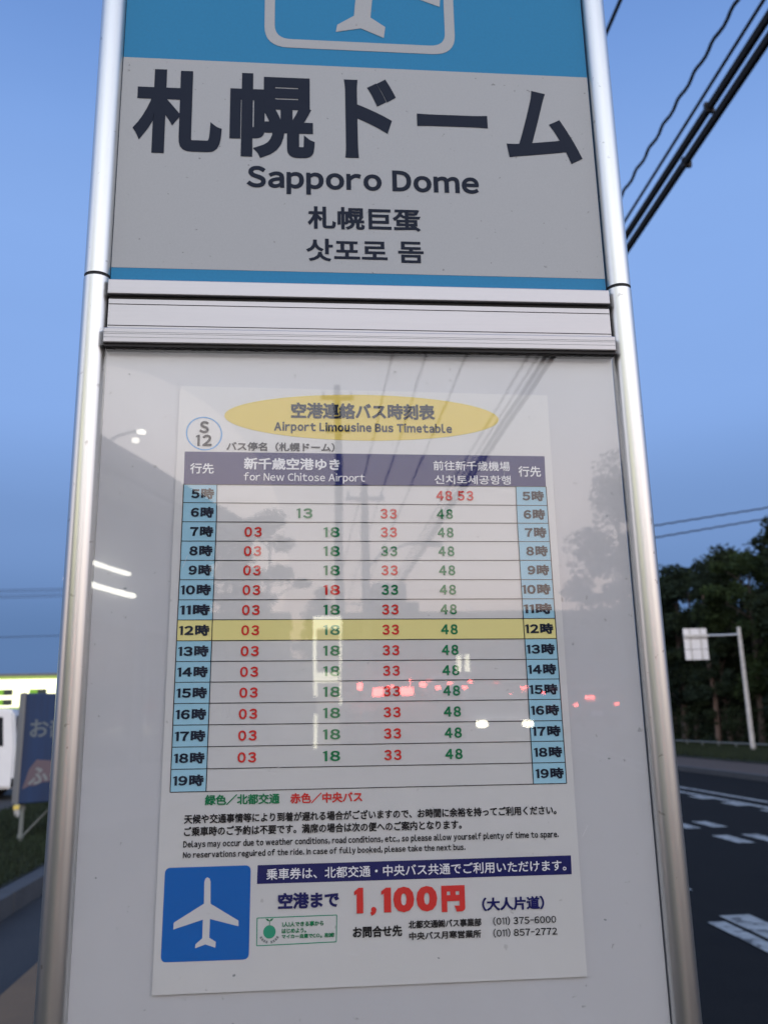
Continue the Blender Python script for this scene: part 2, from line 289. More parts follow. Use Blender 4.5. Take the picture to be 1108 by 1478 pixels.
# measured layout of the sign face: metres, x to the right, z up
D = {
 'cam': [1250.0, 0.089719, 0.237553, -0.021391, 0.0, -0.656585, 0.0],
 'name_text': [["札", -0.14914, 2.01507, -0.07392, 2.01528, 0.08334, "ink", 0.033, "printed_text"], ["幌", -0.06737, 2.01426, 0.00567, 2.01449, 0.08478, "ink", 0.033, "printed_text"], ["ド", 0.03172, 2.01574, 0.07754, 2.01591, 0.08076, "ink", 0.033, "printed_text"], ["ー", 0.0957, 2.01616, 0.15876, 2.01641, 0.0128, "ink", 0.033, "printed_text"], ["ム", 0.17472, 2.01373, 0.24257, 2.01402, 0.0742, "ink", 0.033, "printed_text"], ["Sapporo Dome", -0.05207, 1.95103, 0.14795, 1.95158, 0.02639, "ink", 0.035, "printed_text"], ["札幌巨蛋", -0.00037, 1.9161, 0.096, 1.91633, 0.02184, "ink", 0.028, "printed_text"], ["삿포로 돔", -0.00176, 1.88598, 0.09744, 1.88618, 0.0211, "ink", 0.022, "printed_text"]],
 'band_white': [[-0.16066, 2.06715], [0.25222, 2.06875], [0.25294, 1.86526], [-0.15998, 1.86563]],
 'icon': {"l": [-0.03871867142677034, 2.112859278115193], "r": [0.1330041753162444, 2.1153738749937774], "b": [0.037394298690740534, 2.085452513834007], "li": [-0.02971914800372691, 2.1133871895252176], "bi": [0.037500822250357835, 2.09466040100479]},
 'plane_big': {"notch": [0.04726102880500082, 2.1094571068799546], "tl": [0.025487650317856644, 2.1024889426086655], "tr": [0.06894297693881948, 2.1027252979141138]},
 'grid': {"L": [[-0.09569, 1.68144], [-0.09574, 1.66695], [-0.09586, 1.65185], [-0.09603, 1.63674], [-0.09605, 1.62185], [-0.09632, 1.60702], [-0.09656, 1.59182], [-0.09676, 1.57678], [-0.09688, 1.5614], [-0.097, 1.5462], [-0.09713, 1.53116], [-0.09728, 1.51599], [-0.09738, 1.50075], [-0.09747, 1.48539], [-0.0976, 1.47006], [-0.09766, 1.45444]], "R": [[0.18948, 1.68034], [0.18952, 1.66471], [0.18955, 1.65019], [0.18959, 1.63537], [0.18963, 1.62037], [0.18967, 1.60509], [0.1897, 1.59008], [0.18974, 1.57484], [0.18978, 1.55934], [0.18982, 1.5437], [0.18986, 1.52885], [0.18989, 1.51375], [0.18993, 1.49809], [0.18997, 1.48322], [0.19001, 1.46786], [0.19004, 1.45296]], "CL": [[-0.07024, 1.68134], [-0.07014, 1.66675], [-0.07005, 1.6517], [-0.07026, 1.63662], [-0.07047, 1.62172], [-0.07067, 1.60684], [-0.07088, 1.59166], [-0.07108, 1.57661], [-0.07126, 1.56122], [-0.07144, 1.54597], [-0.07162, 1.53095], [-0.0718, 1.51579], [-0.07198, 1.50051], [-0.07216, 1.4852], [-0.07234, 1.46987], [-0.07252, 1.45431]], "CR": [[0.16493, 1.68044], [0.16464, 1.6649], [0.16439, 1.65034], [0.16445, 1.6355], [0.16452, 1.6205], [0.16459, 1.60526], [0.16466, 1.59023], [0.16473, 1.57501], [0.16486, 1.55952], [0.165, 1.54392], [0.16501, 1.52905], [0.16503, 1.51394], [0.16504, 1.49832], [0.16506, 1.48341], [0.16507, 1.46805], [0.16507, 1.45309]]},
 'text': [["空港連絡バス時刻表", -0.01361, 1.74278, 0.10219, 1.74218, 0.01387, "ink", 0.018, "printed_text"], ["Airport Limousine Bus Timetable", -0.02683, 1.72853, 0.11529, 1.72764, 0.00964, "ink", 0.02, "printed_text"], ["S", -0.08516, 1.72819, -0.07762, 1.72815, 0.01006, "ink", 0.02, "printed_text"], ["12", -0.08752, 1.71733, -0.07519, 1.71724, 0.00942, "ink", 0.02, "printed_text"], ["バス停名（札幌ドーム）", -0.0638, 1.71258, 0.02097, 1.71194, 0.00745, "ink", 0.012, "printed_text"], ["行先", -0.09124, 1.69441, -0.073, 1.69427, 0.00871, "white", 0.005, "printed_text"], ["行先", 0.16757, 1.69291, 0.18606, 1.69277, 0.00899, "white", 0.005, "printed_text"], ["新千歳空港ゆき", -0.05009, 1.69845, 0.02497, 1.69786, 0.00995, "white", 0.012, "printed_text"], ["for New Chitose Airport", -0.0499, 1.68711, 0.04454, 1.68639, 0.00847, "white", 0.0, "printed_text"], ["前往新千歳機場", 0.09913, 1.69751, 0.16101, 1.69704, 0.0081, "white", 0, "printed_text"], ["신치토세공항행", 0.09973, 1.68599, 0.1611, 1.68553, 0.00746, "white", 0, "printed_text"], ["緑色／北都交通", -0.07319, 1.44842, -0.02022, 1.44816, 0.00732, "green", 0.014, "printed_text"], ["赤色／中央バス", -0.01286, 1.44795, 0.03904, 1.44769, 0.00738, "red", 0.014, "printed_text"], ["天候や交通事情等により到着が遅れる場合がございますので、お時間に余裕を持ってご利用ください。", -0.08735, 1.43597, 0.18102, 1.43459, 0.00663, "black", 0.012, "printed_text"], ["ご乗車時のご予約は不要です。満席の場合は次の便へのご案内となります。", -0.08708, 1.4276, 0.11053, 1.42661, 0.00656, "black", 0.012, "printed_text"], ["Delays may occur due to weather conditions, road conditions, etc., so please allow yourself plenty of time to spare.", -0.08727, 1.41878, 0.18154, 1.4174, 0.00584, "black", 0.014, "printed_text"], ["No reservations reguired of the ride. In case of fully booked, please take the next bus.", -0.08722, 1.41174, 0.11254, 1.41075, 0.00555, "black", 0.014, "printed_text"], ["乗車券は、北都交通・中央バス共通でご利用いただけます。", -0.02924, 1.39761, 0.18558, 1.39649, 0.00762, "white", 0, "printed_text"], ["空港まで", -0.02116, 1.37975, 0.02167, 1.37954, 0.01082, "navy", 0.022, "printed_text"], ["1", 0.03214, 1.37816, 0.03849, 1.37813, 0.01675, "red", 0.05, "printed_text"], [",", 0.04326, 1.37077, 0.04766, 1.37075, 0.00586, "red", 0.05, "printed_text"], ["100", 0.05122, 1.37785, 0.0909, 1.37765, 0.01683, "red", 0.05, "printed_text"], ["円", 0.09396, 1.37711, 0.11073, 1.37703, 0.01736, "red", 0.045, "printed_text"], ["（大人片道）", 0.12285, 1.37242, 0.1678, 1.37217, 0.00916, "navy", 0.018, "printed_text"], ["お問合せ先", 0.03091, 1.35772, 0.06545, 1.35755, 0.00759, "black", 0.018, "printed_text"], ["北都交通㈱バス事業部", 0.06996, 1.36118, 0.1218, 1.36091, 0.00541, "black", 0.015, "printed_text"], ["中央バス月寒営業所", 0.07024, 1.35367, 0.12125, 1.3534, 0.00538, "black", 0.015, "printed_text"], ["(011) 375-6000", 0.13018, 1.36108, 0.17574, 1.36082, 0.00591, "black", 0.003, "printed_text"], ["(011) 857-2772", 0.12988, 1.35332, 0.17591, 1.35306, 0.00587, "black", 0.003, "printed_text"], ["1人1人できる事から", -0.01827, 1.36463, 0.01067, 1.36449, 0.00334, "green", 0.02, "printed_text"], ["はじめよう。", -0.01824, 1.36052, -0.00138, 1.36044, 0.00311, "green", 0.02, "printed_text"], ["マイカー自粛でCO₂削減!", -0.01821, 1.35681, 0.01815, 1.35664, 0.0031, "green", 0.02, "printed_text"], ["5時", -0.08974, 1.67416, -0.07231, 1.67402, 0.00859, "ink", 0.022, "printed_text"], ["5時", 0.16962, 1.67263, 0.1871, 1.67251, 0.00858, "ink", 0.022, "printed_text"], ["48", 0.1006, 1.67275, 0.11333, 1.67266, 0.00811, "red", 0.016, "departure_time"], ["53", 0.11755, 1.67265, 0.13028, 1.67256, 0.00812, "red", 0.016, "departure_time"], ["6時", -0.08957, 1.65934, -0.0722, 1.65921, 0.00854, "ink", 0.022, "printed_text"], ["6時", 0.16978, 1.65757, 0.18716, 1.65744, 0.00853, "ink", 0.022, "printed_text"], ["13", -0.00896, 1.65851, 0.00336, 1.65842, 0.00795, "green", 0.016, "departure_time"], ["33", 0.0561, 1.65807, 0.06901, 1.65797, 0.00802, "red", 0.016, "departure_time"], ["48", 0.10062, 1.65776, 0.11329, 1.65767, 0.00806, "green", 0.016, "departure_time"], ["7時", -0.08956, 1.64426, -0.07225, 1.64413, 0.0085, "ink", 0.022, "printed_text"], ["7時", 0.16997, 1.64288, 0.18728, 1.64276, 0.00849, "ink", 0.022, "printed_text"], ["03", -0.04863, 1.64377, -0.03544, 1.64367, 0.00787, "red", 0.016, "departure_time"], ["18", 0.01189, 1.64344, 0.02438, 1.64335, 0.00793, "green", 0.016, "departure_time"], ["33", 0.05602, 1.64321, 0.06875, 1.64312, 0.00798, "red", 0.016, "departure_time"], ["48", 0.10064, 1.64297, 0.11325, 1.64288, 0.00802, "green", 0.016, "departure_time"], ["8時", -0.08969, 1.62926, -0.07245, 1.62914, 0.00845, "ink", 0.022, "printed_text"], ["8時", 0.17015, 1.62797, 0.18737, 1.62785, 0.00844, "ink", 0.022, "printed_text"], ["03", -0.04886, 1.62879, -0.03564, 1.62869, 0.00783, "red", 0.016, "departure_time"], ["18", 0.01178, 1.62848, 0.02428, 1.62839, 0.00789, "green", 0.016, "departure_time"], ["33", 0.05596, 1.62826, 0.06871, 1.62817, 0.00793, "green", 0.016, "departure_time"], ["48", 0.10066, 1.62804, 0.1133, 1.62795, 0.00797, "green", 0.016, "departure_time"], ["9時", -0.08982, 1.61439, -0.07264, 1.61427, 0.0084, "ink", 0.022, "printed_text"], ["9時", 0.1703, 1.61283, 0.18743, 1.61272, 0.00839, "ink", 0.022, "printed_text"], ["03", -0.04908, 1.61387, -0.03583, 1.61378, 0.00778, "red", 0.016, "departure_time"], ["18", 0.01167, 1.61351, 0.02419, 1.61342, 0.00784, "green", 0.016, "departure_time"], ["33", 0.05591, 1.61324, 0.06866, 1.61316, 0.00788, "red", 0.016, "departure_time"], ["48", 0.10066, 1.61298, 0.11333, 1.61289, 0.00793, "green", 0.016, "departure_time"], ["10時", -0.09512, 1.59939, -0.07282, 1.59924, 0.00835, "ink", 0.022, "printed_text"], ["10時", 0.16526, 1.59772, 0.18751, 1.59757, 0.00833, "ink", 0.022, "printed_text"], ["03", -0.04929, 1.59883, -0.03602, 1.59874, 0.00773, "red", 0.016, "departure_time"], ["18", 0.01155, 1.59844, 0.02409, 1.59836, 0.00779, "red", 0.016, "departure_time"], ["33", 0.05585, 1.59815, 0.0686, 1.59807, 0.00784, "green", 0.016, "departure_time"], ["48", 0.10065, 1.59787, 0.11336, 1.59778, 0.00788, "green", 0.016, "departure_time"], ["11時", -0.09523, 1.58427, -0.07302, 1.58413, 0.0083, "ink", 0.022, "printed_text"], ["11時", 0.16546, 1.58259, 0.1876, 1.58245, 0.00828, "ink", 0.022, "printed_text"], ["03", -0.04949, 1.58372, -0.03621, 1.58363, 0.00769, "red", 0.016, "departure_time"], ["18", 0.01144, 1.58332, 0.02399, 1.58324, 0.00775, "green", 0.016, "departure_time"], ["33", 0.05578, 1.58304, 0.06854, 1.58295, 0.00779, "red", 0.016, "departure_time"], ["48", 0.10064, 1.58274, 0.11338, 1.58266, 0.00783, "green", 0.016, "departure_time"], ["12時", -0.09532, 1.56905, -0.07319, 1.56892, 0.00825, "ink", 0.022, "printed_text"], ["12時", 0.16566, 1.56723, 0.18768, 1.56709, 0.00823, "ink", 0.022, "printed_text"], ["03", -0.04969, 1.56848, -0.03639, 1.5684, 0.00764, "red", 0.016, "departure_time"], ["18", 0.01133, 1.56805, 0.02388, 1.56797, 0.0077, "green", 0.016, "departure_time"], ["33", 0.05571, 1.56774, 0.06848, 1.56766, 0.00774, "red", 0.016, "departure_time"], ["48", 0.10062, 1.56743, 0.11339, 1.56734, 0.00779, "green", 0.016, "departure_time"], ["13時", -0.09541, 1.55375, -0.07336, 1.55361, 0.0082, "ink", 0.022, "printed_text"], ["13時", 0.16585, 1.55167, 0.18775, 1.55153, 0.00817, "ink", 0.022, "printed_text"], ["03", -0.04988, 1.55314, -0.03656, 1.55306, 0.00759, "red", 0.016, "departure_time"], ["18", 0.01121, 1.55265, 0.02378, 1.55257, 0.00765, "green", 0.016, "departure_time"], ["33", 0.05564, 1.5523, 0.0684, 1.55222, 0.00769, "red", 0.016, "departure_time"], ["48", 0.10058, 1.55194, 0.11338, 1.55186, 0.00774, "green", 0.016, "departure_time"], ["14時", -0.0955, 1.53862, -0.07353, 1.53849, 0.00815, "ink", 0.022, "printed_text"], ["14時", 0.16604, 1.53643, 0.18783, 1.5363, 0.00812, "ink", 0.022, "printed_text"], ["03", -0.05007, 1.53799, -0.03673, 1.53791, 0.00754, "red", 0.016, "departure_time"], ["18", 0.0111, 1.53748, 0.02368, 1.53741, 0.0076, "green", 0.016, "departure_time"], ["33", 0.05556, 1.53711, 0.06833, 1.53703, 0.00764, "red", 0.016, "departure_time"], ["48", 0.10055, 1.53673, 0.11337, 1.53665, 0.00769, "green", 0.016, "departure_time"], ["15時", -0.09558, 1.52352, -0.07369, 1.52339, 0.0081, "ink", 0.022, "printed_text"], ["15時", 0.16625, 1.52144, 0.18793, 1.52131, 0.00807, "ink", 0.022, "printed_text"], ["03", -0.05026, 1.52291, -0.0369, 1.52284, 0.00749, "red", 0.016, "departure_time"], ["18", 0.01099, 1.52243, 0.02358, 1.52236, 0.00755, "green", 0.016, "departure_time"], ["33", 0.05549, 1.52208, 0.06826, 1.522, 0.0076, "red", 0.016, "departure_time"], ["48", 0.10052, 1.52172, 0.11337, 1.52164, 0.00764, "green", 0.016, "departure_time"], ["16時", -0.09566, 1.5083, -0.07385, 1.50818, 0.00805, "ink", 0.022, "printed_text"], ["16時", 0.16645, 1.50607, 0.18801, 1.50594, 0.00802, "ink", 0.022, "printed_text"], ["03", -0.05044, 1.50768, -0.03707, 1.50761, 0.00744, "red", 0.016, "departure_time"], ["18", 0.01088, 1.50716, 0.02348, 1.50709, 0.0075, "green", 0.016, "departure_time"], ["33", 0.05541, 1.50678, 0.06818, 1.5067, 0.00755, "red", 0.016, "departure_time"], ["48", 0.10047, 1.50639, 0.11335, 1.50632, 0.00759, "green", 0.016, "departure_time"], ["17時", -0.09574, 1.493, -0.07402, 1.49289, 0.008, "ink", 0.022, "printed_text"], ["17時", 0.16666, 1.4908, 0.1881, 1.49068, 0.00796, "ink", 0.022, "printed_text"], ["03", -0.05061, 1.49239, -0.03722, 1.49232, 0.00739, "red", 0.016, "departure_time"], ["18", 0.01077, 1.49187, 0.02337, 1.4918, 0.00745, "green", 0.016, "departure_time"], ["33", 0.05533, 1.4915, 0.06809, 1.49143, 0.0075, "red", 0.016, "departure_time"], ["48", 0.10042, 1.49112, 0.11332, 1.49105, 0.00754, "green", 0.016, "departure_time"], ["18時", -0.09583, 1.47767, -0.07419, 1.47756, 0.00794, "ink", 0.022, "printed_text"], ["18時", 0.16688, 1.47567, 0.18821, 1.47555, 0.00791, "ink", 0.022, "printed_text"], ["03", -0.05077, 1.47709, -0.03738, 1.47702, 0.00734, "red", 0.016, "departure_time"], ["18", 0.01066, 1.47662, 0.02327, 1.47655, 0.0074, "green", 0.016, "departure_time"], ["33", 0.05524, 1.47628, 0.06801, 1.47621, 0.00745, "red", 0.016, "departure_time"], ["48", 0.10037, 1.47594, 0.11329, 1.47587, 0.00749, "green", 0.016, "departure_time"], ["19時", -0.0959, 1.46221, -0.07435, 1.4621, 0.00789, "ink", 0.022, "printed_text"], ["19時", 0.16711, 1.46052, 0.18833, 1.46041, 0.00786, "ink", 0.022, "printed_text"]],
 'paper': [[-0.10124, 1.76266], [0.19576, 1.75826], [0.19561, 1.32249], [-0.10512, 1.3237]],
 'header': [[-0.09577, 1.70809], [0.18999, 1.70585], [0.18945, 1.68034], [-0.09569, 1.68144]],
 'bar': [[-0.03541, 1.40377], [0.18964, 1.40294], [0.18937, 1.3901], [-0.03572, 1.39146]],
 'ellipse': [[-0.065976442618445, 1.7381373564675517], [0.1540533004957578, 1.7367612736954137], [0.04254603131016303, 1.756389403747242], [0.04197981355765239, 1.7176029450063182]],
 'circle': [[-0.09536391103066173, 1.7234627478767586], [-0.06724688450907938, 1.7225426247363753], [-0.08179722586106586, 1.7370527826436233], [-0.0810307180591267, 1.709313622125736]],
 'pbox': [[-0.09929, 1.40414], [-0.0401, 1.40393], [-0.04059, 1.34338], [-0.10002, 1.34385]],
 'gbox': [[-0.03533, 1.36937], [0.01984, 1.36929], [0.01941, 1.3521], [-0.03537, 1.35174]],
 'plane': [[-0.06999, 1.39707], [-0.0684, 1.39608], [-0.06777, 1.39404], [-0.06741, 1.37986], [-0.04806, 1.36827], [-0.04799, 1.3647], [-0.06758, 1.37007], [-0.06769, 1.35813], [-0.06327, 1.35547], [-0.06346, 1.3517], [-0.07024, 1.35406], [-0.07715, 1.35186], [-0.07695, 1.35432], [-0.07244, 1.35805], [-0.07235, 1.36985], [-0.0922, 1.36432], [-0.09208, 1.36864], [-0.07193, 1.38003], [-0.07204, 1.39419], [-0.07138, 1.39618]],
 'globe': [[-0.02673, 1.36021], [-0.02244, 1.36004], [-0.02677, 1.36411]],
}

# ------------------------------------------------------------------ ground, road, verge
kind(obj('ground', sheet(-900, 900, -900, 900, -.06), 'forest'), 'structure')
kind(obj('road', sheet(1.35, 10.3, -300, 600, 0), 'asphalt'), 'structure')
sw = kind(obj('sidewalk', sheet(-1.64, 1.2, -300, 400, .12), 'walk'), 'structure')
kind(obj('parking_strip', sheet(-2.42, -1.64, -60, 120, .03), 'lot'), 'structure')
for i in range(-6, 20):
    o = obj('kerb_stone', box(0, .15, 0, 1.985, -.02, .125, bev=.012), 'kerb', None) if i == -6 else bpy.data.objects.new('kerb_stone', kerb_me)
    if i == -6: kerb_me = o.data
    else: C.objects.link(o)
    o.location = (1.2, i*2.0, 0); o.parent = sw
kind(obj('far_sidewalk', sheet(10.45, 12.7, -300, 500, .12), 'brown'), 'structure')
kind(obj('far_kerb', box(10.3, 10.45, -15, 400, -.02, .13), 'kerb'), 'structure')
kind(obj('verge', sheet(12.7, 17.5, -300, 500, .14), 'soil'), 'structure')
kind(obj('left_verge', sheet(-4.9, -2.6, 1, 60, .2), 'soil'), 'structure')
kind(obj('car_park', sheet(-60, -4.9, -14, 43, .05), 'lot'), 'structure')
t0 = thing('retaining_wall', 'low grey concrete wall holding up the grass verge on the left', 'wall', (0,0,0))
for i in range(28):
    y = 1 + i*2.1
    obj('wall_block', box(-2.6, -2.42, y, y+2.09, -.04, .195, bev=.01), 'kerb', t0)
# painted road marks
rm = []
b = bmesh.new()
for x0, x1 in ((7.40, 7.55), (7.88, 8.03)): sheet(x0, x1, -200, 400, .004, b)
kind(obj('centre_line', b, 'paint'), 'structure')
def block(name, pts, z=.008):
    bm = bmesh.new(); bm.faces.new([bm.verts.new((x, y, z + slope_z(y))) for x, y in pts]); bmesh.ops.recalc_face_normals(bm, faces=bm.faces)
    for f in bm.faces:
        if f.normal.z < 0: f.normal_flip()
    return kind(obj(name, bm, 'paint'), 'structure')
for k in range(-6, 30):
    y = 10.63 + k*1.47
    block('lane_mark', [(5.10, y-.73), (5.31, y-.73), (5.31, y), (5.10, y)])
    y = 10.65 + k*1.47
    block('lane_mark', [(5.50, y-.7), (5.71, y-.7), (5.71, y), (5.50, y)])
    y = 14.68 + k*1.34
    block('lane_mark', [(7.15, y-.62), (7.38, y-.62), (7.38, y), (7.15, y)])
for k in range(-4, 6):
    y = 6.26 + k*1.95
    block('lane_mark', [(3.12, y-.95), (3.36, y-.95), (3.36, y), (3.12, y)])
    y = 6.07 + k*1.95
    block('lane_mark', [(2.94, y-.95), (3.075, y-.95), (3.075, y), (2.94, y)])

# grass
def grass(name, x0, x1, y0, y1, z, n, h):
    V, F = [], []
    for i in range(n):
        x = random.uniform(x0, x1); y = random.uniform(y0, y1); a = random.uniform(0, 6.3); w = random.uniform(.008, .02); hh = h*random.uniform(.4, 1.2)
        k = len(V); dx, dy = math.cos(a)*w, math.sin(a)*w; lx, ly = random.uniform(-.05,.05), random.uniform(-.05,.05)
        V += [(x-dx, y-dy, z), (x+dx, y+dy, z), (x+lx, y+ly, z+hh)]; F.append((k, k+1, k+2))
    me = bpy.data.meshes.new(name); me.from_pydata(V, [], F); me.materials.append(M['grass']); return kind(link(name, me), 'stuff')
grass('grass', -4.9, -2.62, 5, 26, .2, 45000, .10)
grass('verge_grass', 12.8, 17.4, 15, 50, .16, 40000, .20)

# ------------------------------------------------------------------ the bus stop sign
XL, XR, PL, PR = -.160, .2535, -.1708, .2652
sg = thing('bus_stop_sign', 'tall bus stop sign with blue and white name panel between two silver posts', 'bus stop sign', (.047, 0, 0))
def SP(name, bm, m_, parent=None, smooth=False):
    o = obj(name, bm, m_, parent or sg, smooth=smooth)
    if parent is None: o.matrix_parent_inverse = Matrix.Translation((-.047, 0, 0))
    return o
for x in (PL, PR):
    p = SP('post', tube([(x, .002, .1), (x, .002, 1.8545)], .0108, 48), 'tube', smooth=True)
    SP('upper_tube', tube([(x, .002, 1.8575), (x, .002, 2.55)], .0106, 48), 'tube', p, True)
    SP('joint_ring', tube([(x, .002, 1.8545), (x, .002, 1.8575)], .0100, 48), 'black', p, True)
    SP('post_cap', tube([(x, .002, 2.55), (x, .002, 2.558)], .0114, 32), 'black', p, True)
SP('base_block', box(-.30, .40, -.18, .18, .11, .24, bev=.02), 'kerb')
bp = SP('backing_panel', box(XL, XR, .0015, .006, 1.0, 1.80), 'plate')
SP('rear_frame', box(XL, XR, .0062, .011, .98, 2.5), 'bar')
ba = SP('cross_bar', box(XL-.0002, XR, -.0075, .0012, 1.8381, 1.8512, bev=.0008), 'bar')
SP('gap_shade_strip', box(XL+.001, XR-.001, -.004, .001, 1.8352, 1.8379), 'black', ba)  # solid black strip stands in for the shade below the bar
pl_ = SP('cross_plate', box(XL+.0006, XR-.0004, -.0045, .0012, 1.8080, 1.8350), 'bar')
for z in (1.8306, 1.8120): SP('groove', box(XL+.0008, XR-.0006, -.0047, -.0044, z-.0003, z+.0003), 'black', pl_)
bb_ = SP('cross_bar', box(XL-.0008, XR+.0004, -.0105, .0012, 1.7946, 1.8076, bev=.0009), 'bar')
SP('gap_shade_strip', box(XL, XR, -.0085, .001, 1.7922, 1.7944), 'black', bb_)  # shade under the lower bar, again put in as a black strip
for z in (1.8035, 1.8022, 1.7992): SP('groove', box(XL-.0004, XR, -.01062, -.0104, z-.00012, z+.00012), 'lgrey', bb_)
SP('cross_bar', box(XL-.0005, XR, -.0105, .0012, .985, 1.0, bev=.0009), 'bar')
CPN = SP('cover_pane', box(XL+.0002, XR-.0002, -.0055, -.003, 1.0005, 1.7920), 'acrylic')
for (x, z, l, a) in ((-.092, 1.62, .010, 70), (.065, 1.66, .007, 20), (.12, 1.585, .012, -35), (-.02, 1.47, .008, 15), (.20, 1.42, .009, 60), (-.13, 1.70, .011, -20), (.155, 1.69, .006, 80), (.03, 1.345, .010, -10)):
    dx, dz = math.cos(R(a))*l/2, math.sin(R(a))*l/2
    SP('scratch', seg2((x-dx, z-dz), (x+dx, z+dz), .00022, -.0056), 'scratch', CPN)
for (x, z, r) in ((-.135, 1.60, .0011), (.222, 1.47, .0010), (.236, 1.655, .0008), (-.05, 1.335, .0012), (.09, 1.34, .0009), (.21, 1.36, .0010), (-.145, 1.40, .0009), (.17, 1.415, .0008), (-.14, 1.77, .0008), (.07, 1.775, .0007)):
    SP('dirt_speck', flat([(x + r*math.cos(i*math.tau/7+x*9)*(1+.4*math.sin(i*2.1+z*50)), z + r*math.sin(i*math.tau/7+x*9)*.7) for i in range(7)], -.0056), 'lgrey', CPN)
# name panel
ZB0, ZB1 = .5*(D['band_white'][2][1]+D['band_white'][3][1]), .5*(D['band_white'][0][1]+D['band_white'][1][1])
npn = SP('name_panel', box(XL, XR, .0, .006, 1.8514, 2.48), 'sblue')
SP('name_field', flat([(XL, ZB0), (XR, ZB0), (XR, ZB1), (XL, ZB1)], -.0002), 'sgrey', npn)
for it in D['name_text']: lettering(it, -.0005, npn)
ic = D['icon']; ow = ic['r'][0]-ic['l'][0]; st = ic['li'][0]-ic['l'][0]; zb = ic['b'][1]; oh = ow*1.09
def rrect(x0, x1, z0, z1, r): return rounded([(x0, z0), (x1, z0), (x1, z1), (x0, z1)], r, 8)
outer = rrect(ic['l'][0], ic['r'][0], zb, zb+oh, ow*.125); inner = rrect(ic['l'][0]+st, ic['r'][0]-st, zb+st, zb+oh-st, ow*.085)
b = bmesh.new(); A = [b.verts.new((x, -.0003, z)) for x, z in outer]; B = [b.verts.new((x, -.0003, z)) for x, z in inner]
for i in range(len(A)): b.faces.new((A[i], A[(i+1)%len(A)], B[(i+1)%len(A)], B[i]))
SP('pictogram_frame', b, 'sgrey', npn)
pp = [Vector(v) for v in D['plane']]; tail_l, tail_r, notch = pp[11], pp[9], pp[10]
sc = (D['plane_big']['tr'][0]-D['plane_big']['tl'][0]) / (pp[8]-pp[12]).length
ang = math.atan2((pp[8]-pp[12]).y, (pp[8]-pp[12]).x); ca, sa = math.cos(-ang), math.sin(-ang)
ax_ = (pp[8].x+pp[12].x)/2
big = []
for v in pp:
    d = v-notch; big.append((D['plane_big']['notch'][0] + sc*(d.x*ca-d.y*sa), D['plane_big']['notch'][1] + sc*(d.x*sa+d.y*ca)))
SP('pictogram_aeroplane', flat(big, -.0004), 'sgrey', npn)
# sheet colour of the name band under weather: two drill marks
# ------------------------------------------------------------------ poster
pap = D['paper']
b = prism([tuple(v) for v in pap], -.0004, .0012)
po = tag(obj('timetable_poster', b, 'paper'), 'white airport bus timetable sheet with yellow title oval and rows of departure minutes', 'poster')
def PO(name, poly, y, m_, parent=po): return obj(name, flat(poly, y), m_, parent)
el = [Vector(v) for v in D['ellipse']]; cc = (el[0]+el[1])/2; a_ = (el[1]-el[0])/2; b_ = (el[2]-el[3])/2
PO('title_oval', [tuple(cc + a_*math.cos(t_) + b_*math.sin(t_)) for t_ in [i*math.tau/72 for i in range(72)]], -.0006, 'yellow')
ci = [Vector(v) for v in D['circle']]; cc = (ci[0]+ci[1])/2; a_ = (ci[1]-ci[0])/2; b_ = (ci[2]-ci[3])/2
b = bmesh.new(); n_ = 64
A = [b.verts.new((*[(cc + (a_*math.cos(i*math.tau/n_) + b_*math.sin(i*math.tau/n_)))[0]], -.0006, (cc + (a_*math.cos(i*math.tau/n_) + b_*math.sin(i*math.tau/n_)))[1])) for i in range(n_)]
B = [b.verts.new((cc.x + (v.co.x-cc.x)*.93, -.0006, cc.y + (v.co.z-cc.y)*.93)) for v in A]
for i in range(n_): b.faces.new((A[i], A[(i+1)%n_], B[(i+1)%n_], B[i]))
obj('stop_number_ring', b, 'ring', po)
PO('header_bar', D['header'], -.0006, 'header')
PO('notice_bar', D['bar'], -.0006, 'navy')
G_ = D['grid']; L_, R_, CL_, CR_ = G_['L'], G_['R'], G_['CL'], G_['CR']
for i in range(15):
    yel = i == 7
    for a, c in ((L_, CL_), (CR_, R_)): PO('hour_cell', [a[i], c[i], c[i+1], a[i+1]], -.0006, 'row_yellow' if yel else 'cell')
    if yel: PO('row_band', [CL_[i], CR_[i], CR_[i+1], CL_[i+1]], -.0006, 'row_yellow')
for i in range(16): obj('rule_line', seg2(L_[i], R_[i], .00055, -.0008), 'line', po)
for cl_ in (L_, R_, CL_, CR_):
    b = bmesh.new()
    for i in range(15): seg2(cl_[i], cl_[i+1], .00062, -.0009, b)
    obj('rule_line', b, 'line', po)
for it in D['text']:
    lettering(it, -.0010, po, 'lettering')
PO('pictogram_square', rounded([tuple(v) for v in D['pbox']], .004), -.0006, 'pblue')
PO('pictogram_aeroplane', [tuple(v) for v in D['plane']], -.0008, 'paper')
gb = D['gbox']; b = bmesh.new()
for i in range(4): seg2(gb[i], gb[(i+1)%4], .0006, -.0006 - .00001*i, b)
obj('notice_frame', b, 'globe', po)
gc = Vector(D['globe'][0]); gr_ = (Vector(D['globe'][1])-gc).length
PO('globe_mark', [(gc.x+gr_*math.cos(i*math.tau/24), gc.y+gr_*math.sin(i*math.tau/24)) for i in range(24)], -.0006, 'globe')
b = seg2((gc.x, gc.y+gr_), (gc.x, gc.y+gr_*1.75), .0005, -.0006)
for s in (-1, 1): flat([(gc.x, gc.y+gr_*1.6), (gc.x+s*gr_*.35, gc.y+gr_*1.62), (gc.x+s*gr_*.65, gc.y+gr_*2.0), (gc.x+s*gr_*.2, gc.y+gr_*1.95)], -.00062, b)
obj('sprout_mark', b, 'green', po)
